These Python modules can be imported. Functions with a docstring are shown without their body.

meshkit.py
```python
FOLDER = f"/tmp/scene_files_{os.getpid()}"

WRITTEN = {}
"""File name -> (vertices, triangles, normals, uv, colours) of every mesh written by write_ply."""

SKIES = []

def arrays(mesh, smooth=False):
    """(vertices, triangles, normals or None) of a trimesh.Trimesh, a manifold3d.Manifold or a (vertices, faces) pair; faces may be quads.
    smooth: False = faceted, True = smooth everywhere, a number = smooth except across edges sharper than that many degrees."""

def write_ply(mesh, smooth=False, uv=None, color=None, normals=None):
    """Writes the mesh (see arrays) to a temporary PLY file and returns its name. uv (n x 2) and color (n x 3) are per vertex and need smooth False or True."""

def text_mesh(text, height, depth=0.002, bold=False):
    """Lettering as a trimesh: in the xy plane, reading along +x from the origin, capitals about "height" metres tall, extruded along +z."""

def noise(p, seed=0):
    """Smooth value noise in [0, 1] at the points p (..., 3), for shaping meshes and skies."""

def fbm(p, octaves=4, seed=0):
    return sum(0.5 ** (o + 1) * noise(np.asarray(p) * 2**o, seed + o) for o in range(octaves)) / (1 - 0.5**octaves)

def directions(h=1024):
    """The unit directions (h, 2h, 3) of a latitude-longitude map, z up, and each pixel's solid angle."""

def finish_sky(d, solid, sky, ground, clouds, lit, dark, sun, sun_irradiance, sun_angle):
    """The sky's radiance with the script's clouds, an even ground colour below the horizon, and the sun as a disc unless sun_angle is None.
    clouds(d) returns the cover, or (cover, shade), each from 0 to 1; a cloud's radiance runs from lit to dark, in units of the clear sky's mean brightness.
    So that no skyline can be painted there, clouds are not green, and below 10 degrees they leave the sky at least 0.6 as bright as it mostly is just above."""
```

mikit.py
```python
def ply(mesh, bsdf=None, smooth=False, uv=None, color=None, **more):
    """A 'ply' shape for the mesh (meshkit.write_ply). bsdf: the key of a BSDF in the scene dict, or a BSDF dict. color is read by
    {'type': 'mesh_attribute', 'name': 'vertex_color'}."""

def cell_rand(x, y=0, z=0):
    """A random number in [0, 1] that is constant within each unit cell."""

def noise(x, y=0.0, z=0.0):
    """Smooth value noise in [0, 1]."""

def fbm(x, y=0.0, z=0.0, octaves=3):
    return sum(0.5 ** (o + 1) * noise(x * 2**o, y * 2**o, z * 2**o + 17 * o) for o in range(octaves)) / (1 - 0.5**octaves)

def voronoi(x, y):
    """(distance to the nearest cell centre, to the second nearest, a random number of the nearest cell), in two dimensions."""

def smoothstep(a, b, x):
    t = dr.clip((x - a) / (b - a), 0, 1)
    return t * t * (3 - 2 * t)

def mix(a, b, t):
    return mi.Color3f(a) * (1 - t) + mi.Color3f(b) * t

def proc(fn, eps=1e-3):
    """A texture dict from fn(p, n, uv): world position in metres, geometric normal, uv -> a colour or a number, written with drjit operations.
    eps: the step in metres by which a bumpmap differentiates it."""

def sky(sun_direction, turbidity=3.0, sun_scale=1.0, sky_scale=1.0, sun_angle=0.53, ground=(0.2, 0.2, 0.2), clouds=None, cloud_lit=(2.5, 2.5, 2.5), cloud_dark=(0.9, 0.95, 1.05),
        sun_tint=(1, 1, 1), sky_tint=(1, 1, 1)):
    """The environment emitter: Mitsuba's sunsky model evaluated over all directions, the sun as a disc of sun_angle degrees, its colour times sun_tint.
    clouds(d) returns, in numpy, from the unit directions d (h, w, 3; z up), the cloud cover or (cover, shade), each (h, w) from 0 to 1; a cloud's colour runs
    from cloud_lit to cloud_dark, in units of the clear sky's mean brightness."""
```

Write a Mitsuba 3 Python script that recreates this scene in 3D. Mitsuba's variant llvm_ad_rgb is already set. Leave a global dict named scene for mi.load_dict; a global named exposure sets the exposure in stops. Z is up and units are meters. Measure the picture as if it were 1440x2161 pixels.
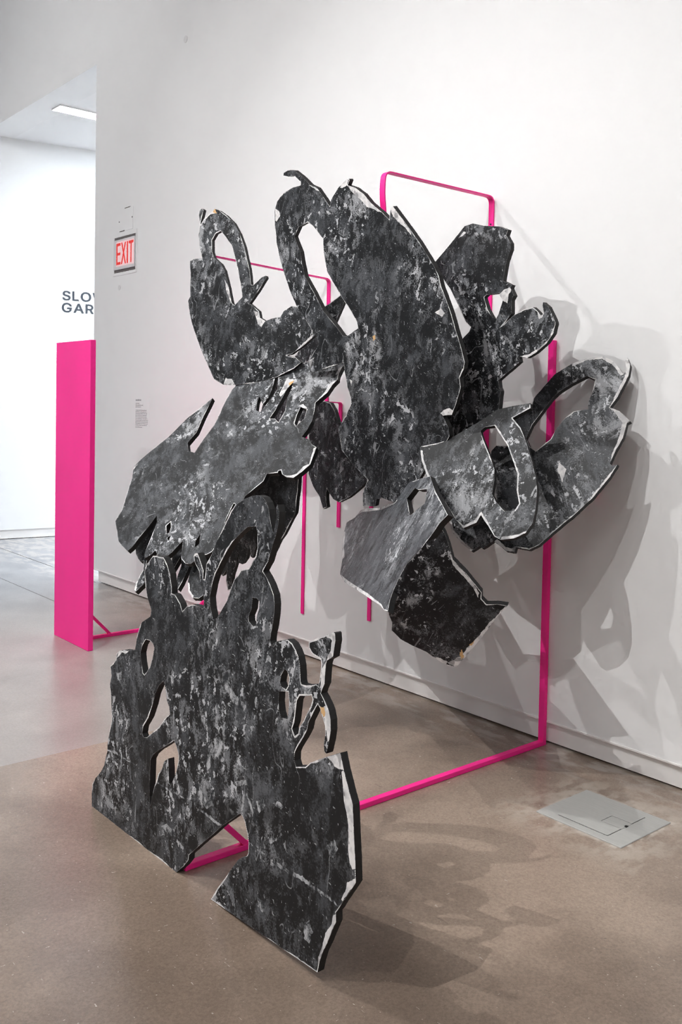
import math, random
import numpy as np
import trimesh
import manifold3d as m3
import drjit as dr
import mitsuba as mi
import mikit
import meshkit
from mikit import noise, fbm, smoothstep, mix, voronoi
from shapely.geometry import Polygon, LineString, Point
from shapely.ops import unary_union
from shapely import affinity

T = mi.ScalarTransform4f
scene, labels = {}, {}
exposure = -0.22

# ---------------------------------------------------------------- camera
# wall_right is the plane y = 0 (room at y < 0), x runs along it towards the camera, floor z = 0
CAM = np.array([7.123, -3.365, 1.5])
YAW, PITCH, ROLL = 0.8732, 0.0336, -0.019
FOCAL = 1966.0 / 1440.0                      # in picture widths
fwd = np.array([-math.sin(YAW) * math.cos(PITCH), math.cos(YAW) * math.cos(PITCH), -math.sin(PITCH)])
rgt = np.cross(fwd, [0, 0, 1.0]); rgt /= np.linalg.norm(rgt)
dwn = np.cross(fwd, rgt)
cam_up = -(-rgt * math.sin(ROLL) + dwn * math.cos(ROLL))
scene['camera'] = {'type': 'perspective', 'fov': 2 * math.degrees(math.atan(0.5 / FOCAL)), 'fov_axis': 'x', 'near_clip': 0.05, 'far_clip': 100.0,
                   'principal_point_offset_x': 0.0, 'principal_point_offset_y': (1080.5 - 920.0) / 2161.0,
                   'to_world': T().look_at(origin=CAM.tolist(), target=(CAM + fwd).tolist(), up=cam_up.tolist())}

# ---------------------------------------------------------------- lamps of the room
def spot(name, pos, target, power, cutoff=38, tint=(1.0, 0.982, 0.96)):
    scene[name] = {'type': 'spot', 'to_world': T().look_at(origin=list(pos), target=list(target), up=[0, 0.01, 1]),
                   'intensity': {'type': 'rgb', 'value': [power * c for c in tint]}, 'cutoff_angle': float(cutoff), 'beam_width': cutoff * 0.35}

KEY = 1.0
spot('track_spot',     (4.6, -5.0, 4.95), (4.7, -0.3, 1.0), 42 * KEY, 44)
spot('track_spot_001', (3.2, -3.0, 5.2), (4.2, -0.9, 0.7), 26 * KEY, 46)
spot('track_spot_002', (1.6, -3.7, 5.2), (3.9, -0.7, 0.9), 22 * KEY, 48)
spot('track_spot_003', (6.3, -4.6, 5.2), (6.2, -0.2, 0.3), 17 * KEY, 46)
spot('track_spot_004', (7.2, -7.8, 4.4), (4.6, 0.0, 1.4), 6 * KEY, 44)
spot('track_spot_005', (0.0, -4.0, 5.2), (-0.2, -0.2, 2.9), 17 * KEY, 62)

def ceiling_strip(name, x, y0, y1, z, w, radiance, tint):
    v = np.array([[x - w, y0, z], [x - w, y1, z], [x + w, y1, z], [x + w, y0, z]])
    m = trimesh.Trimesh(v, [[0, 1, 2], [0, 2, 3]], process=False)       # faces down
    scene[name] = mikit.ply(m, 'mat_lamp', emitter={'type': 'area', 'radiance': {'type': 'rgb', 'value': [radiance * c for c in tint]}})

def mat(key, d, two=True):
    scene[key] = {'type': 'twosided', 'bsdf': d} if two else d

def srgb(r, g, b):
    f = lambda c: c / 12.92 if c <= 0.04045 else ((c + 0.055) / 1.055) ** 2.4
    return [f(r / 255), f(g / 255), f(b / 255)]

mat('mat_lamp', {'type': 'diffuse', 'reflectance': {'type': 'rgb', 'value': 0.8}})

# ---------------------------------------------------------------- materials
def wall_fn(p, n, uv):
    v = fbm(p.x * 0.7, p.y * 0.7, p.z * 0.7, 2) - 0.5
    w = fbm(p.x * 9, p.y * 9 + 3, p.z * 9, 2) - 0.5
    return mi.Color3f(0.815, 0.825, 0.832) * (1 + 0.02 * v + 0.012 * w)
mat('mat_wall', {'type': 'principled', 'base_color': mikit.proc(wall_fn), 'roughness': 0.75, 'specular': 0.25})
mat('mat_white', {'type': 'principled', 'base_color': {'type': 'rgb', 'value': [0.82, 0.81, 0.8]}, 'roughness': 0.55, 'specular': 0.35})
mat('mat_ceiling', {'type': 'diffuse', 'reflectance': {'type': 'rgb', 'value': [0.8, 0.8, 0.8]}})
mat('mat_far_wall', {'type': 'diffuse', 'reflectance': {'type': 'rgb', 'value': [0.86, 0.87, 0.88]}})

def floor_fn(p, n, uv):
    x, y = p.x, p.y
    big = fbm(x * 0.9 + 3, y * 0.9, 0, 4)
    mid = fbm(x * 4.1, y * 4.1 + 7, 1.0, 4)
    fine = noise(x * 160, y * 160, 2.0)
    grit = noise(x * 420, y * 420, 5.0)
    base = mix((0.175, 0.130, 0.101), (0.330, 0.258, 0.206), smoothstep(0.25, 0.75, 0.6 * big + 0.4 * mid))
    base = base * (0.80 + 0.22 * fine + 0.20 * grit)
    spk = smoothstep(0.955, 0.985, noise(x * 95 + 11, y * 95, 9.0))
    base = mix(base, (0.55, 0.5, 0.45), spk * 0.55)
    dk = smoothstep(0.95, 0.99, noise(x * 60 + 31, y * 60, 4.0))
    base = mix(base, (0.12, 0.095, 0.08), dk * 0.4)
    stain = smoothstep(0.56, 0.72, fbm(x * 2.3 + 20, y * 2.3, 8.0, 4))
    base = base * (1 - 0.12 * stain)
    # greyer, lighter side of a light edge, painted into the floor colour
    grey = mix((0.29, 0.268, 0.255), (0.37, 0.348, 0.335), mid) * (0.92 + 0.1 * fine)
    base = mix(base, grey, smoothstep(3.379, 3.373, x) * smoothstep(0.10, -1.0, y) * 0.75)
    cool = mix((0.20, 0.213, 0.235), (0.28, 0.294, 0.315), mid) * (0.93 + 0.08 * fine)
    base = mix(base, cool, smoothstep(1.6, -0.4, x) * 0.85)
    # scuffed pale plaster dust along the wall and round the floor box
    edge = smoothstep(-0.34, -0.02, y + 0.16 * (mid - 0.5)) * smoothstep(0.36, 0.72, fbm(x * 9, y * 20, 3.0, 4))
    base = mix(base, (0.44, 0.41, 0.38), edge * 0.55)
    bx, by = dr.abs(x - 5.17) - 0.182, dr.abs(y + 0.436) - 0.162
    db = dr.maximum(bx, by)
    dust = smoothstep(0.20, 0.0, db) * smoothstep(0.34, 0.72, fbm(x * 26, y * 17, 6.0, 4))
    base = mix(base, (0.48, 0.43, 0.37), dust * 0.6)
    rim = smoothstep(0.02, 0.0, db) * smoothstep(0.3, 0.6, noise(x * 40, y * 40, 1.0))
    return mix(base, (0.56, 0.52, 0.47), rim * 0.6)
def floor_rough(p, n, uv):
    return 0.24 + 0.14 * fbm(p.x * 2.2, p.y * 2.2, 0, 3)
mat('mat_floor', {'type': 'principled', 'base_color': mikit.proc(floor_fn), 'roughness': mikit.proc(floor_rough), 'specular': 0.55})

def rfbm(x, y, z, octaves=4):
    """fbm whose octaves are turned against each other, without the grid's directions."""
    out, a, tot = 0.0, 1.0, 0.0
    for o in range(octaves):
        out += a * noise(x, y, z + 13.7 * o); tot += a; a *= 0.55
        x, y = 1.63 * x + 1.16 * y + 5.2, -1.16 * x + 1.63 * y + 1.3
    return out / tot
def paint_parts(u, v):
    wx = u + 0.075 * (rfbm(u * 8, v * 8, 3.0, 3) - 0.5)
    wy = v + 0.075 * (rfbm(u * 8 + 9, v * 8, 8.0, 3) - 0.5)
    cloud = rfbm(wx * 17, wy * 12, 1.0, 5)
    fibre = rfbm(wx * 80, wy * 38, 6.0, 3)
    grain = rfbm(u * 260, v * 260, 4.0, 3)
    zone = rfbm(u * 4.2 + 2, v * 4.2, 21.0, 2)
    return wx, wy, cloud, fibre, grain, zone
def paint_fn(p, n, uv):
    k = dr.floor(uv.x / 100.0 + 0.5)                            # light caught by this board, set into its paint tone
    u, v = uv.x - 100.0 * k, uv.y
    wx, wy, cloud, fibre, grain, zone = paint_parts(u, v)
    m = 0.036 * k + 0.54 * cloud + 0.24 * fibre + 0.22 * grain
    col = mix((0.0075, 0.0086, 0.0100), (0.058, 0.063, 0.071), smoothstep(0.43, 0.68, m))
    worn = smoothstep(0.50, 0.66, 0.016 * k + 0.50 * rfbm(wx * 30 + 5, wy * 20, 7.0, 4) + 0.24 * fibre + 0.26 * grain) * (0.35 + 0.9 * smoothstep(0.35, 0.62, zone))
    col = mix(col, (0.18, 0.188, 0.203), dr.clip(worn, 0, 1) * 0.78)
    big = smoothstep(0.555, 0.68, 0.66 * rfbm(wx * 16 + 40, wy * 11, 12.0, 4) + 0.18 * fibre + 0.16 * grain) * smoothstep(0.42, 0.60, zone)
    col = mix(col, (0.37, 0.38, 0.40), big * 0.75)
    flake = smoothstep(0.625, 0.655, 0.75 * rfbm(wx * 62 + 13, wy * 46, 2.0, 3) + 0.25 * grain) * smoothstep(0.40, 0.55, zone + 0.25 * (cloud - 0.5))
    col = mix(col, (0.50, 0.51, 0.535), flake * 0.85)
    dots = smoothstep(0.925, 0.95, noise(u * 150 + 45 * v, v * 150, 15.0))
    col = mix(col, (0.46, 0.47, 0.49), dots * 0.6)
    r = dr.abs(noise(wx * 40 + 70, wy * 7, 30.0) - 0.5)
    scr = smoothstep(0.018, 0.005, r) * smoothstep(0.70, 0.78, noise(u * 14 + 4, v * 14, 33.0))
    return mix(col, (0.40, 0.41, 0.43), scr * 0.45)
def scuff_fn(p, n, uv):
    wx, wy, cloud, fibre, grain, zone = paint_parts(uv.x, uv.y)   # only on boards with no light set into their paint
    return mix((0.025, 0.028, 0.032), (0.42, 0.43, 0.45), smoothstep(0.40, 0.66, 0.45 * fibre + 0.2 * grain + 0.35 * rfbm(wx * 40, wy * 30, 9.0, 3)))
mat('mat_scuff', {'type': 'principled', 'base_color': mikit.proc(scuff_fn), 'roughness': 0.6, 'specular': 0.22})
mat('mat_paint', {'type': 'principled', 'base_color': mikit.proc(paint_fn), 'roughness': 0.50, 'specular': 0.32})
def edge_fn(p, n, uv):
    return mi.Color3f(0.0125, 0.0127, 0.0132) * (0.8 + 0.5 * fbm(p.x * 20, p.y * 20, p.z * 20, 2))
mat('mat_black_edge', {'type': 'principled', 'base_color': mikit.proc(edge_fn), 'roughness': 0.6, 'specular': 0.35})
def rim_fn(p, n, uv):
    g = fbm(uv.x * 60, uv.y * 60, 2.0, 3)
    h = smoothstep(0.62, 0.72, fbm(uv.x * 30 + 5, uv.y * 30, 6.0, 3))
    return mix(mix((0.52, 0.52, 0.53), (0.74, 0.73, 0.73), smoothstep(0.3, 0.7, g)), (0.10, 0.10, 0.11), h * 0.6)
mat('mat_rim', {'type': 'principled', 'base_color': mikit.proc(rim_fn), 'roughness': 0.7, 'specular': 0.25})
mat('mat_wood', {'type': 'diffuse', 'reflectance': {'type': 'rgb', 'value': [0.62, 0.40, 0.20]}})
def pink_fn(p, n, uv):
    return mi.Color3f(0.98, 0.028, 0.30) * (0.95 + 0.1 * fbm(p.x * 6, p.y * 6, p.z * 3, 2))
mat('mat_pink', {'type': 'principled', 'base_color': mikit.proc(pink_fn), 'roughness': 0.42, 'specular': 0.22})
def box_fn(p, n, uv):
    return mi.Color3f(0.40, 0.405, 0.39) * (0.95 + 0.1 * fbm(p.x * 30, p.y * 200, 1.0, 3))
mat('mat_floor_box', {'type': 'principled', 'base_color': mikit.proc(box_fn), 'roughness': 0.45, 'specular': 0.5})
mat('mat_dark', {'type': 'diffuse', 'reflectance': {'type': 'rgb', 'value': [0.03, 0.03, 0.03]}})
mat('mat_joint', {'type': 'diffuse', 'reflectance': {'type': 'rgb', 'value': [0.09, 0.085, 0.08]}})
mat('mat_sign_grey', {'type': 'principled', 'base_color': {'type': 'rgb', 'value': [0.64, 0.64, 0.66]}, 'roughness': 0.35, 'specular': 0.5})
mat('mat_sign_dark', {'type': 'diffuse', 'reflectance': {'type': 'rgb', 'value': [0.17, 0.16, 0.16]}})
mat('mat_sign_red', {'type': 'diffuse', 'reflectance': {'type': 'rgb', 'value': [0.55, 0.05, 0.05]}})
mat('mat_text', {'type': 'diffuse', 'reflectance': {'type': 'rgb', 'value': [0.075, 0.085, 0.10]}})
mat('mat_label', {'type': 'diffuse', 'reflectance': {'type': 'rgb', 'value': [0.76, 0.755, 0.76]}})
mat('mat_label_text', {'type': 'diffuse', 'reflectance': {'type': 'rgb', 'value': [0.36, 0.36, 0.38]}})
mat('mat_patch', {'type': 'diffuse', 'reflectance': {'type': 'rgb', 'value': [0.72, 0.72, 0.73]}})

# ---------------------------------------------------------------- helpers
def tag(key, label=None, cat=None, kind=None, group=None):
    d = {}
    if label: d['label'] = label
    if cat: d['category'] = cat
    if kind: d['kind'] = kind
    if group: d['group'] = group
    labels[key] = d

def box(x0, x1, y0, y1, z0, z1, ch=0.0):
    if ch <= 0:
        m = trimesh.creation.box(extents=[x1 - x0, y1 - y0, z1 - z0])
        m.apply_translation([(x0 + x1) / 2, (y0 + y1) / 2, (z0 + z1) / 2])
        return m
    pts = []
    for sx in (0, 1):
        for sy in (0, 1):
            for sz in (0, 1):
                for k in range(3):
                    c = [(x0 + ch, x1 - ch)[sx], (y0 + ch, y1 - ch)[sy], (z0 + ch, z1 - ch)[sz]]
                    c[k] = ((x0, x1)[sx], (y0, y1)[sy], (z0, z1)[sz])[k]
                    pts.append(c)
    return trimesh.convex.convex_hull(np.array(pts))

def polys(g):
    return [q for q in getattr(g, 'geoms', [g]) if q.geom_type == 'Polygon' and q.area > 2e-7]

def extrude(g, z0, z1):
    """(vertices, triangles) of a shapely area between two heights."""
    loops = []
    for q in polys(g):
        loops.append(np.array(q.exterior.coords)[:-1]); loops += [np.array(r.coords)[:-1] for r in q.interiors]
    cs = m3.CrossSection(loops, m3.FillRule.EvenOdd)
    mm = cs.extrude(z1 - z0).to_mesh()
    v = np.array(mm.vert_properties[:, :3], float); v[:, 2] += z0
    return v, np.array(mm.tri_verts)

def resample(pts, step):
    out, n = [], len(pts)
    for i in range(n):
        a, b = pts[i], pts[(i + 1) % n]
        k = max(1, int(np.ceil(np.linalg.norm(b - a) / step)))
        out += [a + (b - a) * j / k for j in range(k)]
    return np.array(out)

def struct(key, mesh, m, label, **more):
    scene[key] = mikit.ply(mesh, m, **more); tag(key, label, key.split('_')[0], kind='structure')

# ---------------------------------------------------------------- room
OPEN_H, CEIL, FAR_CEIL = 4.23, 5.6, 4.16
X0, X1, YB = -3.4, 11.5, -8.5
WX0 = -0.08                                                    # jamb of the opening
struct('floor', trimesh.Trimesh(np.array([[X0, YB, 0], [X1, YB, 0], [X1, 7.0, 0], [X0, 7.0, 0.0]]), [[0, 1, 2], [0, 2, 3]], process=False), 'mat_floor', 'polished brown and grey concrete floor of the gallery')
w = trimesh.util.concatenate([box(WX0, X1, 0.0, 0.30, 0.103, CEIL), box(X0, WX0, 0.0, 0.30, OPEN_H, CEIL)])
struct('wall_right', w, 'mat_wall', 'tall white gallery wall behind the black sculpture')
struct('baseboard_right', box(0.0, X1, 0.024, 0.29, 0.009, 0.103), 'mat_white', 'white recessed base along the foot of the gallery wall')
struct('trim_1', box(WX0, X1, -0.004, 0.012, 0.103, 0.110), 'mat_white', 'thin white bead along the lower edge of the gallery wall')
struct('wall_back', box(X0 - 0.2, X1 + 0.2, YB - 0.2, YB, 0, CEIL), 'mat_wall', 'white wall behind the camera')
struct('wall_near', box(X1, X1 + 0.2, YB, 7.0, 0, CEIL), 'mat_wall', 'white wall at the right end of the gallery')
struct('wall_left', box(X0 - 0.2, X0, YB, -0.2, 0, CEIL), 'mat_wall', 'white wall at the left end of the gallery')
struct('ceiling', box(X0, X1, YB, 0.3, CEIL, CEIL + 0.1), 'mat_ceiling', 'white ceiling of the gallery')
# far room seen through the opening; its end wall carries the lettering
FP, FD = np.array([-2.633, 0.73]), np.array([0.1662, 0.9861]); FN = np.array([0.9861, -0.1662])
def far(s, out, z):
    q = FP + FD * s + FN * out
    return [q[0], q[1], z]
def farbox(s0, s1, o0, o1, z0, z1):
    m = box(s0, s1, o0, o1, z0, z1)
    v = m.vertices.copy()
    m.vertices = np.array([far(a, b, c) for a, b, c in v])
    m.invert()
    return m
struct('wall_far', farbox(-1.3, 7.0, -0.2, 0.0, 0.10, FAR_CEIL + 0.3), 'mat_far_wall', 'bright white end wall of the next room with lettering')
struct('baseboard_far', farbox(-1.3, 7.0, -0.2, -0.015, 0.006, 0.10), 'mat_white', 'white base of the end wall in the next room')
struct('wall_far_side', box(X0 - 0.3, X1, 6.6, 6.8, 0, FAR_CEIL + 0.3), 'mat_far_wall', 'white long wall of the next room')
struct('ceiling_far', box(X0 - 0.5, X1, 0.3, 7.0, FAR_CEIL + 0.07, FAR_CEIL + 0.17), 'mat_far_wall', 'white ceiling of the next room')
for i, (a, b, c, d) in enumerate([(-3.2, 0.0, -0.0035, 0.0035), ]):
    struct('trim_2', box(a, b, c, d, -0.004, 0.0006), 'mat_joint', 'dark saw-cut joint in the floor under the opening')
struct('trim_3', box(-1.5, 0.9, -0.566, -0.562, -0.004, 0.0005), 'mat_joint', 'second saw-cut joint in the grey floor')

# ceiling lamps; the gallery strips are added, unseen soft fill
for i, x in enumerate((-1.4, 2.0, 5.4, 8.8)):
    ceiling_strip(f'fill_strip_{i:03d}' if i else 'fill_strip', x, -8.2, -3.0, CEIL - 0.02, 0.12, 10.0, (1.0, 0.99, 0.985))
    tag(f'fill_strip_{i:03d}' if i else 'fill_strip', 'added unseen white fill strip overhead on the gallery ceiling, ' + ('farthest from', 'second left of', 'nearest above', 'right of')[i] + ' the camera', 'lamp', group='added fill strips on the gallery ceiling')
FARL = 66.0
def far_lamp(key, x, y0, y1, label):
    w, zc = 0.095, FAR_CEIL + 0.07
    scene[key + '__housing'] = mikit.ply(box(x - w - 0.004, x + w + 0.004, y0 - 0.004, y1 + 0.004, zc - 0.012, zc + 0.01, 0.002), 'mat_white')
    ceiling_strip(key + '__diffuser', x, y0, y1, zc - 0.014, w, FARL, (0.87, 0.94, 1.0))
    tag(key, label, 'lamp', group='strip lamps of the next room'); tag(key + '__diffuser', 'glowing white diffuser')
far_lamp('ceiling_lamp', -1.36, 0.20, 3.2, 'glowing white strip lamp on the ceiling of the next room')
for i, x in enumerate((0.6, 2.4, 4.2)):  # unseen strips added to give the next room its daylight
    far_lamp(f'ceiling_lamp_{i+1:03d}', x, 0.9, 5.6, 'added unseen strip lamp of the next room in place of daylight, ' + ('second', 'third', 'fourth')[i] + ' from its lettered wall')

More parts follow.
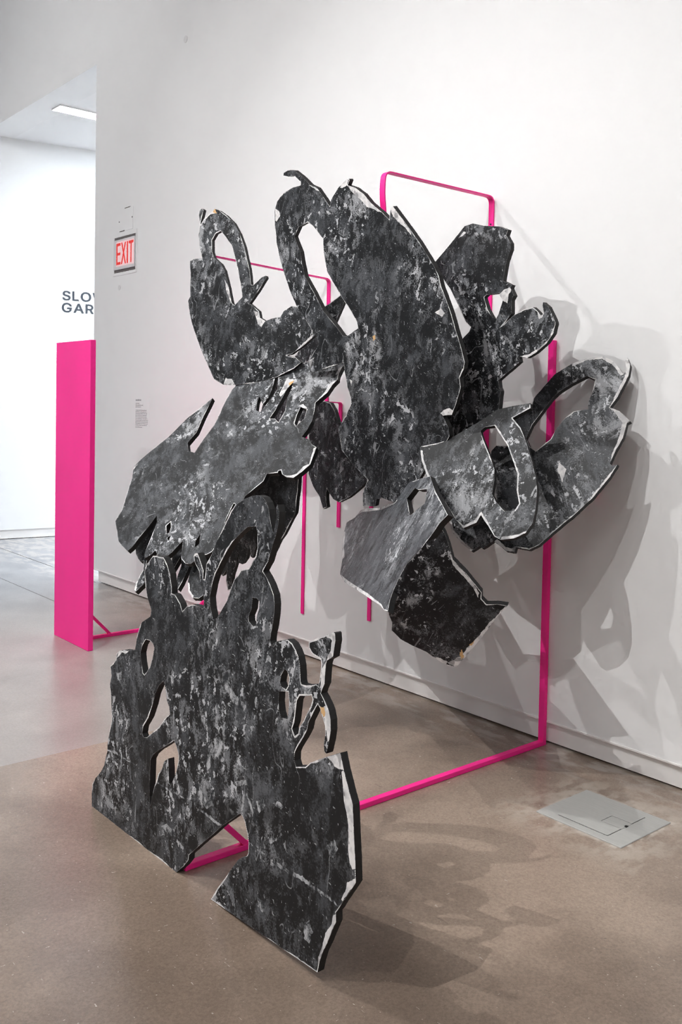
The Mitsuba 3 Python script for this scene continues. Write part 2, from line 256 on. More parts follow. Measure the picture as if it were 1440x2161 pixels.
# ---------------------------------------------------------------- the sculpture: cut boards on pink steel
BOARDS = {
 'standing': dict(o=[4.63, -1.87, 0.538], n=[0.0, -1.0, 0.0],
  outline=[-683,-538,-685,-494,-679,-452,-655,-424,-609,-385,-584,-353,-576,-328,-561,-297,-560,-269,-542,-210,-528,-171,-535,-109,-546,-48,-535,-15,-545,14,-502,49,-496,70,-476,86,-446,95,-414,100,-388,106,-362,113,-353,137,-350,156,-341,180,-330,199,-314,218,-257,248,-250,270,-275,305,-292,342,-302,393,-283,419,-242,453,-214,454,-175,456,-152,438,-132,410,-120,370,-119,348,-97,348,-66,326,-51,303,-23,324,5,334,47,336,72,333,77,355,70,383,59,403,45,445,22,466,12,487,21,496,35,499,46,486,63,462,72,449,70,424,79,425,87,473,117,506,136,537,158,568,180,595,199,621,217,647,247,669,283,686,324,700,354,704,377,701,394,688,406,670,412,644,421,619,430,605,437,627,445,654,440,679,446,686,453,668,451,635,441,602,427,574,415,546,406,525,382,495,400,481,419,461,435,438,441,413,439,386,434,356,426,331,422,307,430,295,439,305,460,315,483,323,502,327,522,322,538,308,550,292,558,270,561,247,563,230,566,222,585,224,609,230,628,237,638,233,642,249,646,271,649,294,646,306,625,311,607,315,595,326,595,341,612,349,636,362,662,372,695,386,700,384,703,366,698,342,694,323,672,309,667,298,664,271,663,247,654,230,649,218,658,210,670,198,682,183,690,161,691,133,686,105,679,81,675,70,668,74,665,92,671,120,668,141,657,161,647,179,638,188,629,177,614,153,600,130,594,108,580,86,564,64,549,44,542,31,541,10,549,-4,590,8,610,26,639,42,687,67,731,88,746,49,765,8,782,-26,788,-92,795,-157,799,-215,776,-249,752,-283,736,-308,725,-322,726,-346,711,-377,692,-417,673,-453,664,-479,655,-511,139,-538,177,-486,221,-435,282,-361,300,-347,326,-332,333,-321,334,-290,328,-268,315,-239,302,-226,290,-221,198,-291,83,-389,8,-453,6,-470,-22,-501,-66,-538],
  holes=[[-286,166,-258,167,-237,161,-228,150,-236,119,-256,80,-274,60,-293,44,-304,48,-314,73,-319,90,-323,111,-312,138],[-165,54,-157,47,-146,23,-141,-3,-125,-20,-120,-42,-157,-70,-187,-102,-240,-140,-269,-161,-295,-169,-305,-159,-297,-132,-263,-94,-236,-44,-217,0,-196,31],[-91,-120,-75,-137,-64,-154,-61,-173,-66,-186,-74,-215,-89,-242,-108,-272,-120,-268,-124,-221,-128,-190,-153,-207,-166,-234,-189,-258,-204,-289,-223,-328,-242,-381,-250,-354,-248,-307,-246,-266,-244,-229,-228,-208,-191,-181,-135,-147],[303,609,347,616,353,598,355,558,347,533,330,511,313,492,277,483,241,450,223,419,205,381,168,339,149,318,129,311,115,340,108,375,120,413,139,452,164,484,195,523,225,555,262,583],[335,413,356,414,369,407,368,386,357,364,354,337,341,331,317,342,316,357,330,379],[491,246,504,242,513,226,509,204,499,191,477,194,471,204,475,223],[467,179,493,185,510,188,513,169,513,146,508,113,478,108,470,124,465,149],[560,190,586,196,610,204,615,194,608,175,593,152,579,128,560,104,557,88,542,76,529,93,538,113,543,142,548,174]],
  white=[[730,88,696,71,678,61,697,58,708,46,720,45,746,50],[735,42,746,49,765,8,782,-26,788,-92,795,-157,800,-181,785,-187,774,-174,768,-141,766,-82,758,-49,748,-28,743,6],[800,-202,801,-214,775,-248,752,-282,746,-280,764,-245,767,-228,784,-216],[725,-325,726,-346,711,-377,692,-417,673,-453,664,-479,659,-501,658,-470,673,-432,687,-392,709,-359,716,-332],[695,386,704,385,705,367,700,343,695,324,670,307,674,321,685,338,686,353,690,364,682,369,669,369,665,372],[659,296,667,298,664,271,663,247,655,230,647,236,648,265,652,285],[655,181,670,193,682,183,690,161,691,133,686,106,680,101,676,125,669,144,661,164],[549,1,590,13,610,29,635,43,639,39,612,23,592,7,549,-7],[-478,86,-435,97,-407,99,-428,85,-456,84,-484,63,-495,57]],
  tan=[[647,181,662,188,670,175,663,160,653,167]], clean=[],
  scuff=[[-561,-289,-513,-279,-405,-279,-336,-275,-339,-280,-433,-284,-513,-286,-565,-297],[-285,-274,-243,-278,-246,-285,-302,-282],[-200,-290,-110,-284,-21,-283,-24,-288,-122,-291,-197,-295],[78,-284,145,-287,192,-290,177,-298,108,-294,75,-291],[334,-286,370,-291,416,-290,414,-295,381,-296,337,-291],[450,-296,504,-293,588,-286,629,-291,688,-292,736,-298,732,-302,680,-300,617,-299,581,-299,505,-304,448,-302],[139,-49,170,-29,191,-43,182,-80,203,-93,182,-105,156,-87],[185,163,226,183,241,169,212,141,262,112,311,97,300,80,243,90,197,120],[259,-140,305,-118,341,-116,349,-127,306,-133,269,-147],[415,-257,441,-237,472,-223,468,-235,437,-254,419,-260],[34,-221,62,-204,95,-237,117,-244,130,-225,138,-201,154,-206,134,-253,107,-271,74,-259],[-508,0,-458,15,-464,-32,-479,-20],[-440,-6,-411,-27,-432,-29],[318,-151,338,-169,379,-222,368,-233,343,-197],[-169,-424,-132,-404,-89,-410,-71,-425,-119,-437],[103,-118,128,-52,145,-76,125,-143,104,-161],[445,-136,478,-121,500,-133,478,-141],[366,-159,402,-138,412,-159,385,-187],[684,-163,714,-140,730,-158,708,-191,692,-182],[126,34,152,58,158,36,132,6],[592,-424,616,-388,633,-414,618,-451,601,-451],[383,-444,410,-423,425,-441,402,-462],[434,248,401,250,373,263,391,272,427,262]]),
 'arching': dict(o=[3.747, -0.6, 1.641], n=[0.1593, -0.7493, 0.6428],
  outline=[-579,-82,-579,-70,-488,-27,-393,7,-361,21,-349,-4,-331,-51,-317,-100,-310,-148,-317,-190,-332,-181,-358,-155,-373,-141,-366,-171,-341,-229,-306,-240,-297,-197,-288,-138,-282,-93,-306,-51,-333,1,-344,21,-302,43,-273,52,-223,70,-188,88,-91,117,9,102,45,65,40,41,42,-2,54,-33,40,-65,35,-113,17,-144,-1,-175,18,-221,37,-282,38,-337,29,-376,81,-389,108,-414,145,-429,153,-476,161,-522,137,-565,109,-600,68,-599,36,-585,17,-565,5,-569,8,-580,-52,-590,-47,-631,-71,-667,-102,-716,-100,-800,-88,-878,-95,-894,-102,-961,-111,-1010,-131,-1027,-159,-1034,-179,-1051,-179,-1068,-189,-1081,-222,-1085,-259,-1067,-288,-1022,-312,-980,-320,-995,-334,-1038,-348,-1061,-383,-1066,-419,-1062,-442,-1047,-452,-1069,-476,-1094,-494,-1075,-506,-1035,-518,-983,-532,-930,-539,-904,-567,-871,-576,-935,-594,-1008,-598,-1047,-612,-1073,-663,-1053,-707,-1033,-770,-974,-817,-930,-817,-873,-858,-776,-892,-683,-918,-641,-934,-609,-913,-560,-881,-504,-819,-409,-774,-292,-716,-207,-686,-158,-681,-184,-668,-277,-647,-379,-663,-447,-622,-495,-574,-503,-569,-420,-556,-330,-581,-182,-586,-100],
  holes=[[-208,-50,-193,-105,-188,-152,-156,-225,-155,-299,-188,-278,-224,-278,-219,-226,-219,-153,-223,-93],[-74,-203,-29,-218,-14,-272,-40,-317,-57,-299,-71,-245],[-456,-894,-431,-924,-424,-950,-435,-957,-467,-917],[-403,-961,-398,-989,-416,-978],[-233,-932,-208,-981,-221,-1003,-239,-969],[-144,-759,-131,-765,-129,-808,-128,-853,-132,-864,-138,-829]],
  white=[[-263,-29,-221,-29,-201,-47,-217,-72,-225,-120,-235,-144,-252,-126,-258,-75],[-93,-195,-70,-185,-36,-205,-30,-216,-74,-203],[40,41,41,0,25,6,23,42],[40,-65,34,-112,18,-144,2,-161,18,-118,18,-65,33,-42,53,-36],[-936,-610,-918,-591,-924,-656,-863,-767,-817,-873,-815,-930,-834,-899,-849,-828,-911,-699],[131,-435,144,-429,153,-476,161,-522,156,-528,143,-476],[129,-537,148,-523,163,-527,137,-565,109,-600,67,-599,40,-590,83,-590,114,-577]],
  tan=[[-234,-54,-212,-38,-206,-60,-214,-78]], clean=[],
  scuff=[]),
 'fingered': dict(o=[3.729, -0.518, 1.57], n=[0.1593, -0.7493, 0.6428],
  outline=[-704,-799,-398,-793,-278,-922,-226,-1015,-151,-1125,-142,-1159,-159,-1180,-194,-1184,-239,-1158,-272,-1117,-290,-1074,-300,-1031,-320,-1023,-314,-1062,-306,-1120,-305,-1159,-325,-1152,-352,-1098,-366,-1045,-400,-994,-401,-1070,-435,-1045,-472,-973,-504,-990,-623,-1006,-577,-1078,-525,-1162,-548,-1212,-562,-1203,-578,-1170,-582,-1133,-580,-1104,-610,-1057,-636,-1058,-683,-1033,-742,-971,-746,-901],
  holes=[],
  white=[[-562,-1203,-578,-1170,-584,-1133,-575,-1132,-567,-1171,-545,-1207],[-271,-1117,-263,-1116,-233,-1154,-193,-1174,-194,-1184,-239,-1158]],
  tan=[], clean=[],
  scuff=[]),
 'underside': dict(o=[3.77, -0.88, 1.079], n=[0.171, -0.9698, -0.1736],
  outline=[113,148,99,87,90,46,74,-9,57,-72,29,-105,-1,-144,-26,-177,-57,-209,-105,-274,-158,-319,-200,-290,-215,-246,-248,-314,-262,-307,-263,-251,-294,-325,-325,-355,-353,-349,-337,-288,-372,-363,-409,-428,-426,-493,-451,-504,-456,-454,-435,-386,-477,-435,-494,-416,-420,-293,-360,-169,-298,-47,-232,72,-97,147,25,175],
  holes=[],
  white=[],
  tan=[], clean=[],
  scuff=[]),
 'upper_looped': dict(o=[2.98, -0.85, 2.2], n=[0.342, -0.9397, 0.0],
  outline=[-20,262,-14,276,1,287,14,278,5,250,-4,220,-4,205,17,233,52,256,85,277,113,267,156,240,206,197,243,141,273,75,290,15,307,-44,317,-116,333,-117,379,-84,403,-76,407,-88,365,-144,310,-207,367,-248,374,-280,407,-297,445,-286,496,-280,513,-253,559,-229,625,-237,692,-262,744,-241,836,-185,854,-216,803,-318,759,-339,712,-356,678,-386,623,-426,564,-460,534,-467,586,-476,618,-502,577,-531,478,-572,355,-601,230,-611,156,-611,96,-585,71,-538,27,-464,-18,-376,-54,-288,-67,-246,-80,-179,-65,-158,-67,-71,-71,24,-42,36,9,36,-9,94,-18,155,-11,201],
  holes=[[124,164,148,142,196,86,218,20,234,-40,253,-100,262,-172,237,-197,217,-213,201,-203,180,-123,152,-36,127,-1,85,31,72,62,71,121,94,152]],
  white=[[5,243,23,237,83,277,93,255,57,251,21,227,-3,203,-7,215],[189,-136,202,-203,214,-215,196,-202,166,-142,153,-82,171,-107],[156,-611,230,-611,209,-582,168,-578],[71,-539,96,-585,83,-568,52,-510],[334,-243,368,-255,374,-281,406,-298,384,-326,363,-313,348,-273],[575,-456,623,-424,678,-385,686,-374,669,-333,681,-369,628,-409]],
  tan=[[71,261,86,277,99,254]], clean=[],
  scuff=[]),
 'central': dict(o=[4.378, -0.6, 1.357], n=[0.0, -0.9816, -0.1908],
  outline=[-719,1215,-685,1221,-639,1212,-590,1176,-541,1133,-495,1111,-469,1077,-426,1021,-419,1035,-409,1050,-353,1091,-296,1114,-282,1115,-277,1109,-293,1090,-245,1071,-200,1039,-161,996,-103,951,-65,916,-58,939,-50,958,-35,964,1,920,52,856,82,816,123,755,158,700,174,667,182,625,202,568,221,510,236,442,251,385,263,323,253,297,226,261,227,224,194,161,162,112,110,108,122,88,136,59,136,23,75,-47,-18,-113,-87,-190,-157,-259,-222,-291,-249,-289,-318,-276,-361,-286,-377,-321,-459,-327,-455,-268,-403,-199,-481,-143,-561,-69,-565,32,-522,75,-489,107,-456,142,-449,177,-463,225,-468,296,-467,337,-473,338,-701,297,-709,302,-732,338,-683,382,-625,429,-636,460,-675,510,-714,561,-755,608,-789,683,-813,759,-835,842,-844,917,-839,989,-826,1060,-795,1104,-739,1130,-664,1142,-606,1142,-603,1156,-643,1191,-683,1192,-722,1204],
  holes=[[-703,926,-661,965,-595,977,-560,958,-498,892,-503,864,-507,830,-500,748,-461,686,-420,624,-369,558,-342,516,-339,487,-425,453,-450,458,-486,500,-564,576,-614,663,-664,740,-672,800,-675,854,-698,911]],
  white=[[-293,1090,-245,1071,-200,1040,-161,996,-105,951,-127,958,-189,986,-217,1014,-274,1062],[-344,1089,-298,1115,-283,1114,-296,1091,-332,1083],[-52,959,-32,960,2,917,51,851,49,840,21,870,-17,901,-41,927],[-551,1135,-489,1108,-479,1091,-515,1111],[131,525,170,541,187,518,170,507],[118,132,156,139,175,128,162,112,114,107,100,118],[225,261,253,297,246,299,220,261],[-819,1071,-790,1054,-787,1032,-822,1011,-832,1018],[-717,316,-720,352,-673,370,-692,349],[-435,233,-442,264,-424,255]],
  tan=[[-252,447,-236,455,-236,434,-253,427]], clean=[],
  scuff=[]),
 'rear_lower': dict(o=[3.431, -0.33, 1.192], n=[0.0, -1.0, 0.0],
  outline=[-195,176,-287,224,-414,182,-548,205,-650,229,-598,350,-475,450,-371,487,-331,558,-257,619,-177,673,-59,692,3,670,36,582,-13,443,-50,375,-135,317,-72,325,-21,316,15,278,43,220,216,201,326,66,284,-59,218,-109,144,-156,66,-189,21,-176,-7,-154,-35,-125,-41,-175,-32,-223,-63,-236,-92,-177,-150,-122,-188,-62],
  holes=[],
  white=[],
  tan=[], clean=[],
  scuff=[]),
 'right_upper': dict(o=[4.501, -0.46, 1.813], n=[0.0, -1.0, 0.0],
  outline=[-243,302,-138,382,-65,442,-19,448,36,431,123,417,171,397,162,376,185,343,186,317,166,274,155,222,151,196,186,180,198,176,191,164,209,133,197,115,198,62,170,31,140,9,211,54,260,74,305,81,328,63,345,46,360,52,352,83,354,96,379,76,403,37,415,11,405,-27,375,-63,322,-99,282,-117,241,-112,246,-132,192,-168,139,-203,144,-233,153,-245,149,-280,141,-358,51,-388,-52,-445,-203,-498,-247,-473,-221,-379,-156,-195,-104,-95,-65,-29,-24,1,-15,20,-44,42,-89,114,-137,187,-207,260],
  holes=[[53,138,67,147,132,148,136,138,153,118,133,66,121,47,100,51,72,89]],
  white=[[130,142,157,159,186,168,196,156,182,138,178,105,158,114,138,130],[-98,397,-66,422,-55,415,-76,402],[415,11,405,-27,375,-63,322,-98,281,-117,248,-109,290,-103,344,-78,384,-47,405,-8],[326,63,345,46,360,52,354,38,336,32]],
  tan=[], clean=[],
  scuff=[]),
 'right_looped': dict(o=[4.675, -0.5, 1.491], n=[0.2243, -0.8996, 0.3746],
  outline=[-316,-170,-258,-157,-200,-140,-130,-92,-65,-49,0,2,66,18,134,31,139,10,71,-33,114,-73,150,-133,190,-213,214,-265,231,-322,239,-392,237,-450,218,-489,176,-514,125,-525,95,-515,64,-480,39,-456,22,-437,9,-469,-42,-496,-87,-460,-145,-398,-170,-375,-180,-397,-209,-354,-253,-300,-292,-239,-310,-196],
  holes=[[-56,-93,-42,-76,0,-67,27,-98,75,-150,106,-204,139,-262,149,-328,169,-379,155,-409,115,-413,73,-379,50,-349,48,-295,38,-248,4,-189,-37,-128]],
  white=[[-312,-186,-290,-239,-253,-296,-209,-352,-180,-396,-170,-375,-180,-362,-220,-325,-256,-276,-289,-222,-303,-186],[-88,-460,-42,-496,9,-469,22,-437,64,-479,95,-515,83,-494,55,-459,21,-424,1,-458,-41,-485],[125,-525,175,-514,218,-489,220,-480,175,-503,127,-513],[0,-67,27,-98,75,-150,106,-204,139,-262,149,-328,169,-379,156,-408,160,-412,175,-380,155,-327,145,-259,111,-201,78,-146,30,-92,3,-63]],
  tan=[[-192,-383,-181,-386,-176,-397,-184,-398]], clean=[[-206,-142,-130,-92,-65,-49,0,2,66,18,130,31]],
  scuff=[]),
 'far_right': dict(o=[4.643, -0.28, 1.364], n=[0.221, -0.8864, 0.4067],
  outline=[-9,164,-5,194,29,249,69,310,133,356,200,382,262,389,307,369,341,332,359,309,370,324,358,368,366,380,382,350,383,302,368,251,355,207,330,158,373,145,423,101,411,92,406,29,388,-20,372,-81,383,-91,404,-83,382,-138,327,-232,261,-312,194,-386,150,-439,113,-463,55,-459,53,-480,16,-478,-8,-463,-42,-446,-46,-390,-53,-339,-85,-238,-111,-156,-143,-93,-147,-54,-130,-29,-77,-25,-16,-26,-15,10,-74,93],
  holes=[[211,300,247,283,247,235,238,176,243,150,183,138,152,108,126,62,107,11,54,-44,22,-25,-1,13,14,74,46,135,77,195,107,230,150,264]],
  white=[[133,356,200,383,262,389,307,369,341,332,359,308,350,302,325,332,302,354,258,378,198,372,137,344],[370,323,358,368,366,379,381,351,383,302,368,251,355,207,330,158,342,204,355,253,367,293],[330,158,373,144,422,101,410,92,408,29,388,-20,374,-81,374,-41,386,4,393,47,393,94,359,134],[404,-83,382,-138,326,-231,318,-235,372,-137],[-42,-446,-8,-463,16,-478,53,-479,55,-459,38,-467,12,-462,-32,-435],[163,-87,201,-115,196,-173,179,-147,165,-118]],
  tan=[], clean=[],
  scuff=[]),
 'small_petal': dict(o=[4.354, -0.33, 1.02], n=[0.221, -0.8864, 0.4067],
  outline=[-115,79,-74,-16,-43,-74,18,-122,71,-151,89,-138,106,-123,119,-133,137,-120,162,-96,140,-9,48,92],
  holes=[],
  white=[[-92,25,-74,-16,-43,-74,18,-122,71,-151,77,-144,23,-113,-36,-65,-66,-10]],
  tan=[], clean=[],
  scuff=[]),
 'grey_folded': dict(o=[4.31, -0.61, 1.164], n=[-0.5013, -0.772, 0.3907],
  outline=[-1129,-328,-945,-270,-889,-225,-685,-189,-436,-156,-212,-100,-205,-77,-233,-54,-148,-5,-12,19,157,52,233,64,401,19,546,-9,716,-42,660,-81,631,-124,569,-192,466,-276,441,-342,442,-395,453,-426,492,-460,441,-469,346,-471,39,-499,-511,-550,-691,-546,-796,-486,-952,-439,-1082,-375],
  holes=[[69,-4,139,-6,279,12,340,-43,318,-50,194,-114,10,-59]],
  white=[[-691,-546,-511,-550,37,-498,346,-471,441,-469,361,-463,52,-484,-435,-529],[-796,-486,-952,-439,-1082,-375,-1041,-368,-913,-432,-767,-465],[-1129,-328,-945,-270,-896,-226,-685,-189,-436,-156,-211,-101,-205,-77,-153,-85,-185,-107,-387,-160,-836,-229]],
  tan=[], clean=[],
  scuff=[]),
 'dark_folded': dict(o=[4.843, -0.989, 1.092], n=[0.4311, -0.8067, -0.4042],
  outline=[-4,-11,11,-44,24,-97,32,-152,70,-196,102,-243,127,-282,125,-310,141,-331,181,-326,219,-328,170,-391,109,-488,38,-588,2,-636,-36,-630,-79,-605,-110,-579,-166,-556,-209,-532,-239,-496,-234,-457,-243,-421,-238,-366,-215,-320,-186,-259,-146,-190,-81,-114,-32,-47],
  holes=[],
  white=[[2,-635,38,-588,109,-488,170,-391,163,-390,100,-479,51,-540,29,-578,-4,-600,-30,-618],[22,-121,33,-155,69,-200,100,-247,119,-282,113,-307,99,-264,64,-219,30,-174],[-238,-366,-215,-319,-229,-359,-239,-408],[-36,-630,-79,-605,-71,-597,-27,-613]],
  tan=[[21,-570,32,-547,38,-581,26,-596],[61,-521,84,-500,71,-528]], clean=[],
  scuff=[]),
}

def axes(n):
    n = np.array(n, float); n /= np.linalg.norm(n)
    u = np.cross([0, 0, 1.0], n); u /= np.linalg.norm(u)
    return u, np.cross(n, u), n

THICK = 0.022
ANGLE = {'arching': -40, 'fingered': -40, 'standing': 5, 'central': 25, 'upper_looped': 10, 'right_upper': -10, 'right_looped': 15, 'far_right': -30, 'grey_folded': 40, 'dark_folded': 30, 'rear_lower': 10, 'underside': 0, 'small_petal': 0}
PAINTED_LIGHT = {'grey_folded': 3, 'far_right': 1, 'arching': 1, 'fingered': 1, 'small_petal': 1, 'dark_folded': -1, 'standing': -0.0}  # light on up-tilted boards painted into their tone; the downward one is darkened
BOARD_LABEL = {
    'standing': 'lowest board, standing upright on the floor with two splayed feet',
    'arching': 'large grey sloping board with a slit, arching towards the floor board',
    'fingered': 'lower grey board with leaf-like fingers hanging behind the floor board',
    'underside': 'dark shaded board under the sloping grey board',
    'upper_looped': 'board at the upper left with a tall thin loop on top',
    'central': 'big dark central board with a long loop at its left',
    'rear_lower': 'dark shaded board low behind the central board',
    'right_upper': 'dark board with a square top at the right of the central board',
    'right_looped': 'grey tilted board with a long oval hole',
    'far_right': 'grey rounded board with an arch at the far right against the wall',
    'small_petal': 'small grey pointed board behind the oval-holed board',
    'grey_folded': 'pale grey board with a diamond-shaped hole',
    'dark_folded': 'black hanging board under the pale grey one'}

def build_board(key, name, b, seed):
    rnd = np.random.default_rng(seed)
    u, v, n = axes(b['n']); O = np.array(b['o'])
    pts = lambda l: np.array(l, float).reshape(-1, 2) / 1000.0
    low = -O[2] if name == 'standing' else -1e9
    def rough(l):
        q = resample(pts(l), 0.014)
        j = np.c_[q * 55, np.full(len(q), seed * 7.3)]
        d = np.c_[meshkit.fbm(j, 2, 1), meshkit.fbm(j, 2, 2)] - 0.5
        q2 = q + d * 0.0022
        if name == 'standing':
            flat = q[:, 1] < low + 0.001
            q2[flat] = q[flat]; q2[:, 1] = np.maximum(q2[:, 1], low)
        return q2
    area = Polygon(rough(b['outline'])).buffer(0)
    for h in b['holes']:
        area = area.difference(Polygon(rough(h)).buffer(0))
    area = max(polys(area), key=lambda q: q.area)
    # chipped white edge: the paint stops a varying distance short of the saw cut
    chips = []
    for ring in [area.exterior, *area.interiors]:
        q = resample(np.array(ring.coords)[:-1], 0.006)
        a = meshkit.fbm(np.c_[q * 11, np.full(len(q), seed * 3.1)], 2, 3)
        c = meshkit.noise(np.c_[q * 70, np.full(len(q), seed * 1.7)], 4)
        r = 0.0010 + 0.0052 * np.clip((a - 0.46) * 4, 0, 1) * (0.35 + 0.9 * c)
        for l in b['clean']:
            r[[LineString(pts(l)).distance(Point(x, y)) < 0.008 for x, y in q]] = 0.0003
        chips += [Point(x, y).buffer(rr, 2) for (x, y), rr in zip(q, r)]
    for l in b['white']:
        q = resample(pts(l), 0.004)
        j = np.c_[q * 95, np.full(len(q), seed * 2.3)]
        d = np.c_[meshkit.fbm(j, 3, 5), meshkit.fbm(j, 3, 6)] - 0.5
        chips.append(Polygon(q + d * 0.007).buffer(0))
    chips = unary_union(chips).simplify(0.0004)
    worn = []
    for l in b['scuff']:                                       # scraped patches and the scored seam
        q = resample(pts(l), 0.003)
        j = np.c_[q * 130, np.full(len(q), seed * 2.9)]
        worn.append(Polygon(q + (np.c_[meshkit.fbm(j, 3, 7), meshkit.fbm(j, 3, 8)] - 0.5) * 0.010).buffer(0))
    bare = [Polygon(resample(pts(l), 0.004) + (rnd.random((len(resample(pts(l), 0.004)), 2)) - 0.5) * 0.005).buffer(0) for l in b['tan']]
    bare = unary_union(bare).intersection(area) if bare else Polygon()
    rim = chips.intersection(area).difference(bare)
    worn = unary_union(worn).intersection(area).difference(chips) if worn else Polygon()
    paint = area.difference(chips).difference(bare).difference(worn)
    def put(k, g, z0, z1, m, ang=0.0):
        if g.is_empty or not polys(g):
            return
        lv, f = extrude(g, z0, z1)
        c, s = math.cos(math.radians(ang)), math.sin(math.radians(ang))
        uv = np.c_[lv[:, 0] * c - lv[:, 1] * s + seed * 3.37 + 100.0 * PAINTED_LIGHT.get(name, 0), lv[:, 0] * s + lv[:, 1] * c + seed * 1.91]
        w = O + lv[:, :1] * u + lv[:, 1:2] * v + lv[:, 2:] * n
        scene[k] = mikit.ply((w, f), m, uv=uv)
    put(key, area, -THICK, 0.0, 'mat_black_edge')
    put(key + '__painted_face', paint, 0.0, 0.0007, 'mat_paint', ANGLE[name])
    put(key + '__chipped_rim', rim, 0.0, 0.0005, 'mat_rim')
    put(key + '__scraped_patch', worn, 0.0, 0.0006, 'mat_scuff', ANGLE[name])
    put(key + '__bare_wood', bare, 0.0, 0.0005, 'mat_wood')
    tag(key, BOARD_LABEL[name])
    tag(key + '__painted_face', 'black and grey scraped paint'); tag(key + '__chipped_rim', 'chipped white edge', kind='stuff')
    if key + '__bare_wood' in scene: tag(key + '__bare_wood', 'small chips of bare tan wood', kind='stuff')
    if key + '__scraped_patch' in scene: tag(key + '__scraped_patch', 'pale scraped patches and scored seam', kind='stuff')

tag('sculpture', 'tall sculpture of black marbled cut-out boards on pink steel bars by the wall', 'sculpture')
for i, (name, b) in enumerate(BOARDS.items()):
    build_board('sculpture__board' + (f'_{i:03d}' if i else ''), name, b, i + 1)

def strip_yz(path, x, width, t, cap=2):
    """Flat steel strip bent along a path in the (y, z) plane at x."""
    v, f = extrude(LineString(path).buffer(t / 2, cap_style=cap, join_style=1, quad_segs=8), -width / 2, width / 2)
    w = np.c_[v[:, 2] + x, v[:, 0], v[:, 1]]
    return w, f

def bend(path, r, n=6):
    out = [np.array(path[0], float)]
    for a, b, c in zip(path, path[1:], path[2:]):
        a, b, c = (np.array(q, float) for q in (a, b, c))
        p0, p1 = b + (a - b) / np.linalg.norm(a - b) * r, b + (c - b) / np.linalg.norm(c - b) * r
        out += [(1 - t) ** 2 * p0 + 2 * t * (1 - t) * b + t * t * p1 for t in np.linspace(0, 1, n)]
    out.append(np.array(path[-1], float))
    return out

bars = 0
def bar(mesh, label):
    global bars
    k = 'sculpture__steel_bar' + (f'_{bars:03d}' if bars else '')
    bars += 1
    scene[k] = mikit.ply(mesh, 'mat_pink', smooth=25); tag(k, label)
    return k

# tall hanger at the top right, bent over from the wall to the central board
k = bar(strip_yz(bend([(-0.650, 2.00), (-0.700, 2.40), (-0.694, 2.487), (-0.0046, 2.487), (-0.0046, 0.95)], 0.035), 4.184, 0.030, 0.006), 'tallest pink hanger strip, bent out from the wall above the boards')
for i, z in enumerate((2.36, 2.30)):
    s = trimesh.creation.cylinder(0.004, 0.003, sections=10, transform=trimesh.transformations.translation_matrix([4.184, -0.008, z]) @ trimesh.transformations.rotation_matrix(math.pi / 2, [1, 0, 0]))
    scene[k + '__screw' + (f'_{i:03d}' if i else '')] = mikit.ply(s, 'mat_dark')
k = bar(strip_yz(bend([(-0.814, 2.00), (-0.814, 2.255), (-0.0046, 2.212), (-0.0046, 1.25)], 0.025), 2.98, 0.026, 0.006), 'pink hanger strip carrying the looped upper left board')
bar(strip_yz(bend([(-0.27, 1.30), (-0.27, 1.518), (-0.0046, 1.51), (-0.0046, 0.808)], 0.015), 3.105, 0.026, 0.006), 'short pink hanger strip low on the wall')
bar(box(2.774, 2.800, -0.008, -0.0015, 0.258, 1.35, 0.001), 'plain pink strip on the wall, second from the left')
bar(box(3.366, 3.392, -0.008, -0.0015, 0.328, 1.00, 0.001), 'pink strip end showing under the pale grey board')
# post on the wall and bar along the floor to the standing board
post = np.array([(-0.004, 1.80), (-0.018, 1.80), (-0.018, 0.010), (-0.004, 0.010)])
bar(box(4.548, 4.578, -0.024, -0.002, 0.0, 1.80, 0.0015), 'pink post on the wall at the right')
bar(box(4.551, 4.579, -1.846, -0.024, 0.0005, 0.020, 0.0015), 'pink bar lying on the floor from the wall to the standing board')
bar(box(4.551, 4.579, yb := -1.846, yb + 0.008, 0.0, 0.85, 0.0015), 'pink upright behind the standing board')
v, f = extrude(LineString([(-1.600, 0.010), (-1.846, 0.262)]).buffer(0.009, cap_style=3), -0.009, 0.009)
bar((np.c_[v[:, 2] + 4.567, v[:, 0], v[:, 1]], f), 'pink diagonal brace behind the standing board')
# brackets that carry the right-hand boards from the wall
bar(box(4.79, 4.82, -0.33, -0.0015, 1.147, 1.153), 'pink bracket behind the grey rounded board')
bar(trimesh.util.concatenate([box(4.169, 4.199, -0.436, -0.007, 1.597, 1.603), box(4.199, 4.42, -0.436, -0.430, 1.585, 1.615)]), 'pink bracket behind the dark square-topped board')

# ---------------------------------------------------------------- pink standing panel at the left
tag('standing_panel', 'tall bright pink panel standing on the floor left of the black sculpture', 'panel')
scene['standing_panel__board'] = mikit.ply(box(1.448, 1.946, -0.965, -0.932, 0.0, 1.855, 0.002), 'mat_pink')
scene['standing_panel__foot_bar'] = mikit.ply(box(1.676, 1.701, -0.932, -0.012, 0.0, 0.020, 0.0015), 'mat_pink')
def diag(p, q, x, r=0.008):
    v, f = extrude(LineString([p, q]).buffer(r, cap_style=3), -r, r)
    return np.c_[v[:, 2] + x, v[:, 0], v[:, 1]], f
scene['standing_panel__brace'] = mikit.ply(diag((-0.932, 0.262), (-0.694, 0.012), 1.688), 'mat_pink')
scene['standing_panel__brace_001'] = mikit.ply(diag((-0.012, 0.135), (-0.15, 0.012), 1.688), 'mat_pink')
scene['standing_panel__upright'] = mikit.ply(box(1.676, 1.701, -0.012, -0.002, 0.0, 0.145, 0.001), 'mat_pink')

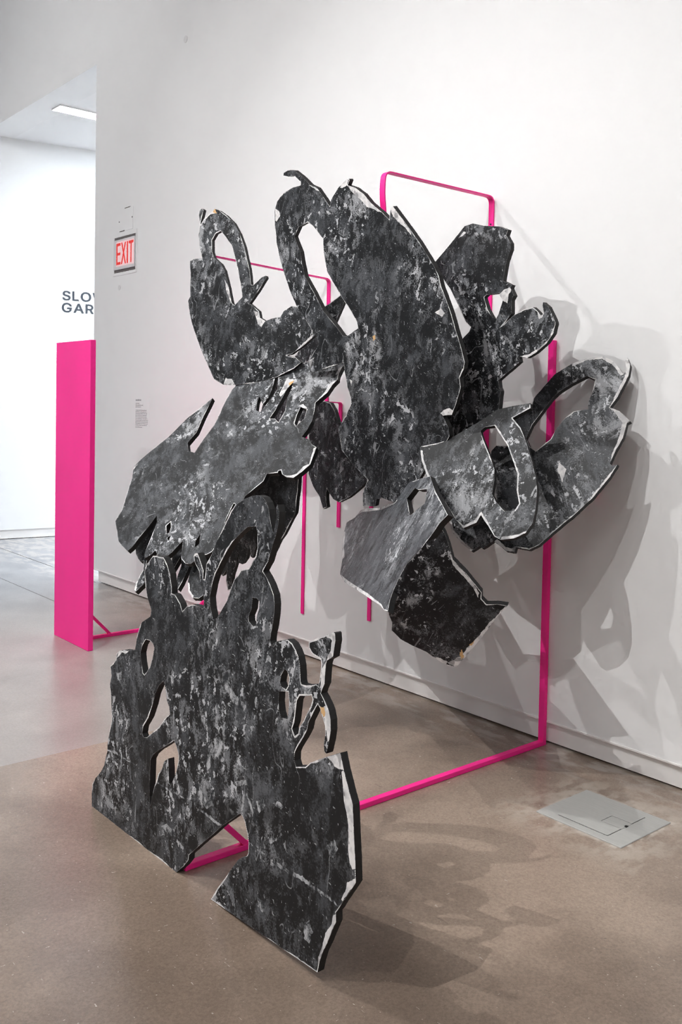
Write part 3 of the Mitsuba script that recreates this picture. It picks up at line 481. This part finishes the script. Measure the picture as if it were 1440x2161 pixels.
# ---------------------------------------------------------------- exit sign, access plate, wall text
tag('exit_sign', 'lit red EXIT sign let into the white wall left of the sculpture', 'exit sign')
ring = Polygon([(0.262, 2.478), (0.652, 2.478), (0.652, 2.806), (0.262, 2.806)])
win = Polygon([(0.282, 2.500), (0.636, 2.500), (0.636, 2.776), (0.282, 2.776)])
def on_wall(g, y0, y1):
    v, f = extrude(g, 0.0, y1 - y0)
    return np.c_[v[:, 0], y1 - v[:, 2], v[:, 1]], f
scene['exit_sign__frame'] = mikit.ply(on_wall(ring.difference(win), -0.004, 0.0), 'mat_wall')
scene['exit_sign__recess_shade'] = mikit.ply(on_wall(win, -0.0015, 0.0), 'mat_sign_dark')  # recess shadow above and below the face, put in as a dark plate
scene['exit_sign__face'] = mikit.ply(box(0.284, 0.634, -0.012, -0.0015, 2.522, 2.755, 0.003), 'mat_sign_grey')
tag('exit_sign__face', 'pale grey lit face'); tag('exit_sign__recess_shade', 'dark backing painted for the recess shade round the face')
def letters(text, height, depth, width=None, bold=False):
    m = meshkit.text_mesh(text, height, depth, bold)
    if width:
        a, b = m.vertices[:, 0].min(), m.vertices[:, 0].max()
        m.vertices[:, 0] = (m.vertices[:, 0] - a) * width / (b - a)
    return m
halo = None
x = 0.340
for i, (ch, w) in enumerate(zip('EXIT', (0.066, 0.078, 0.022, 0.070))):
    m = letters(ch, 0.165, 0.003, w) if ch != 'I' else trimesh.Trimesh(*extrude(Polygon([(0.003, 0), (0.019, 0), (0.019, 0.165), (0.003, 0.165)]), 0.0, 0.003))
    v = m.vertices.copy(); m.vertices = np.c_[v[:, 0] + x, -0.0126 - v[:, 2], v[:, 1] + 2.560]; m.invert()
    m.fix_normals()
    k = 'exit_sign__letter' + (f'_{i:03d}' if i else '')
    scene[k] = mikit.ply(m, 'mat_sign_red', emitter={'type': 'area', 'radiance': {'type': 'rgb', 'value': [0.42, 0.04, 0.035]}})
    g = unary_union([Polygon([(x - 0.004, 2.552), (x + w + 0.004, 2.552), (x + w + 0.004, 2.733), (x - 0.004, 2.733)])])
    halo = g if halo is None else halo.union(g)
    x += w + 0.014
scene['exit_sign__glow_panel'] = mikit.ply(on_wall(halo.buffer(0.006), -0.0126, -0.0115), 'mat_sign_grey', emitter={'type': 'area', 'radiance': {'type': 'rgb', 'value': [0.42, 0.13, 0.13]}})
tag('exit_sign__glow_panel', 'pink-lit panel behind the letters')

tag('access_plate', 'flush white access plate on the wall above the exit sign', 'plate')
scene['access_plate__cover'] = mikit.ply(box(0.350, 0.585, -0.0025, 0.0, 2.815, 2.990, 0.001), 'mat_wall')
for i, (xx, z) in enumerate(((0.362, 2.895), (0.575, 2.905))):
    scene['access_plate__screw' + (f'_{i:03d}' if i else '')] = mikit.ply(box(xx - 0.005, xx + 0.005, -0.005, -0.0025, z - 0.005, z + 0.005, 0.002), 'mat_sign_dark')
for i, (a, b, z) in enumerate(((0.45, 0.543, 2.988), (0.37, 0.45, 2.817))):
    scene['access_plate__gap' + (f'_{i:03d}' if i else '')] = mikit.ply(box(a, b, -0.0035, 0.0, z - 0.002, z + 0.004), 'mat_sign_dark')
for i, (xx, z, r) in enumerate(((0.367, 2.384, 0.020), (1.337, 4.029, 0.024))):
    c = trimesh.creation.cylinder(r, 0.003, sections=24, transform=trimesh.transformations.translation_matrix([xx, -0.0015, z]) @ trimesh.transformations.rotation_matrix(math.pi / 2, [1, 0, 0]))
    k = 'blanking_disc' + (f'_{i:03d}' if i else '')
    scene[k] = mikit.ply(c, 'mat_patch')
    tag(k, ('small round blanking disc on the wall under the exit sign', 'small round blanking disc high on the wall above the sculpture')[i], 'disc')

tag('wall_label', 'small printed wall label beside the sculpture at eye height', 'label')
scene['wall_label__card'] = mikit.ply(box(0.650, 0.880, -0.0008, 0.0, 1.285, 1.545), 'mat_wall')
rnd = random.Random(4)
lines = [(1.505, 0.085, 0.011)] + [(1.480, 0.055, 0.005), (1.466, 0.120, 0.005), (1.453, 0.090, 0.005)] + [(1.428 - 0.0125 * k, 0.165 + 0.03 * rnd.random(), 0.0052) for k in range(10)] + [(1.30, 0.10, 0.005)]
ms = []
for z, w, h in lines:
    xx = 0.664
    while xx < 0.664 + w:                                       # words too small to read
        ww = min(rnd.uniform(0.008, 0.03), 0.664 + w - xx + 0.004)
        ms.append(box(xx, xx + ww, -0.0014, -0.0008, z - h / 2, z + h / 2)); xx += ww + 0.004
scene['wall_label__print'] = mikit.ply(trimesh.util.concatenate(ms), 'mat_label_text'); tag('wall_label__print', 'lines of tiny grey print', kind='stuff')

# lettering on the far wall
tag('wall_lettering', 'dark grey lettering SLOW GAR on the far white wall', 'lettering')
cap = 0.096
count = 0
for row, (text, s0, base, widths) in enumerate((('SLOW', 0.088, 2.580, (0.088, 0.072, 0.114, 0.135)), ('GAR', 0.083, 2.450, (0.107, 0.112, 0.088)))):
    s = s0
    for ch, wd in zip(text, widths):
        m = letters(ch, cap, 0.004, wd, True)
        v = m.vertices.copy()
        m.vertices = np.array([far(s + a, 0.0005 + c, base + b2) for a, b2, c in v])
        if m.volume < 0: m.invert()
        k = 'wall_lettering__letter' + (f'_{count:03d}' if count else '')
        scene[k] = mikit.ply(m, 'mat_text'); count += 1
        s += wd + 0.019

# ---------------------------------------------------------------- floor box
tag('floor_box', 'grey metal floor outlet box let into the concrete near the wall', 'floor box')
plate = box(4.988, 5.351, -0.594, -0.278, -0.004, 0.0045, 0.0015)
scene['floor_box__plate'] = mikit.ply(plate, 'mat_floor_box')
lid = Polygon([(5.063, -0.556), (5.271, -0.556), (5.271, -0.322), (5.063, -0.322)])
notch = Polygon([(5.190, -0.474), (5.2735, -0.474), (5.2735, -0.408), (5.190, -0.408)])
v, f = extrude(lid.difference(notch.buffer(0.0018)), 0.0, 0.0022); v[:, 2] += 0.0042
scene['floor_box__lid'] = mikit.ply((v, f), 'mat_floor_box')
v, f = extrude(notch.buffer(-0.0005), 0.0, 0.0020); v[:, 2] += 0.0042
scene['floor_box__flap'] = mikit.ply((v, f), 'mat_floor_box')
gap = lid.buffer(0.0016, join_style=2).difference(lid).union(notch.buffer(0.0022, join_style=2).difference(notch.buffer(-0.0005)).intersection(lid.buffer(0.0016)))
v, f = extrude(gap, 0.0, 0.0006); v[:, 2] += 0.0042
scene['floor_box__gap'] = mikit.ply((v, f), 'mat_dark'); tag('floor_box__gap', 'dark gap round the lid')
scene['floor_box__latch'] = mikit.ply(box(5.266, 5.276, -0.448, -0.434, 0.004, 0.0075, 0.001), 'mat_dark'); tag('floor_box__latch', 'small black latch')
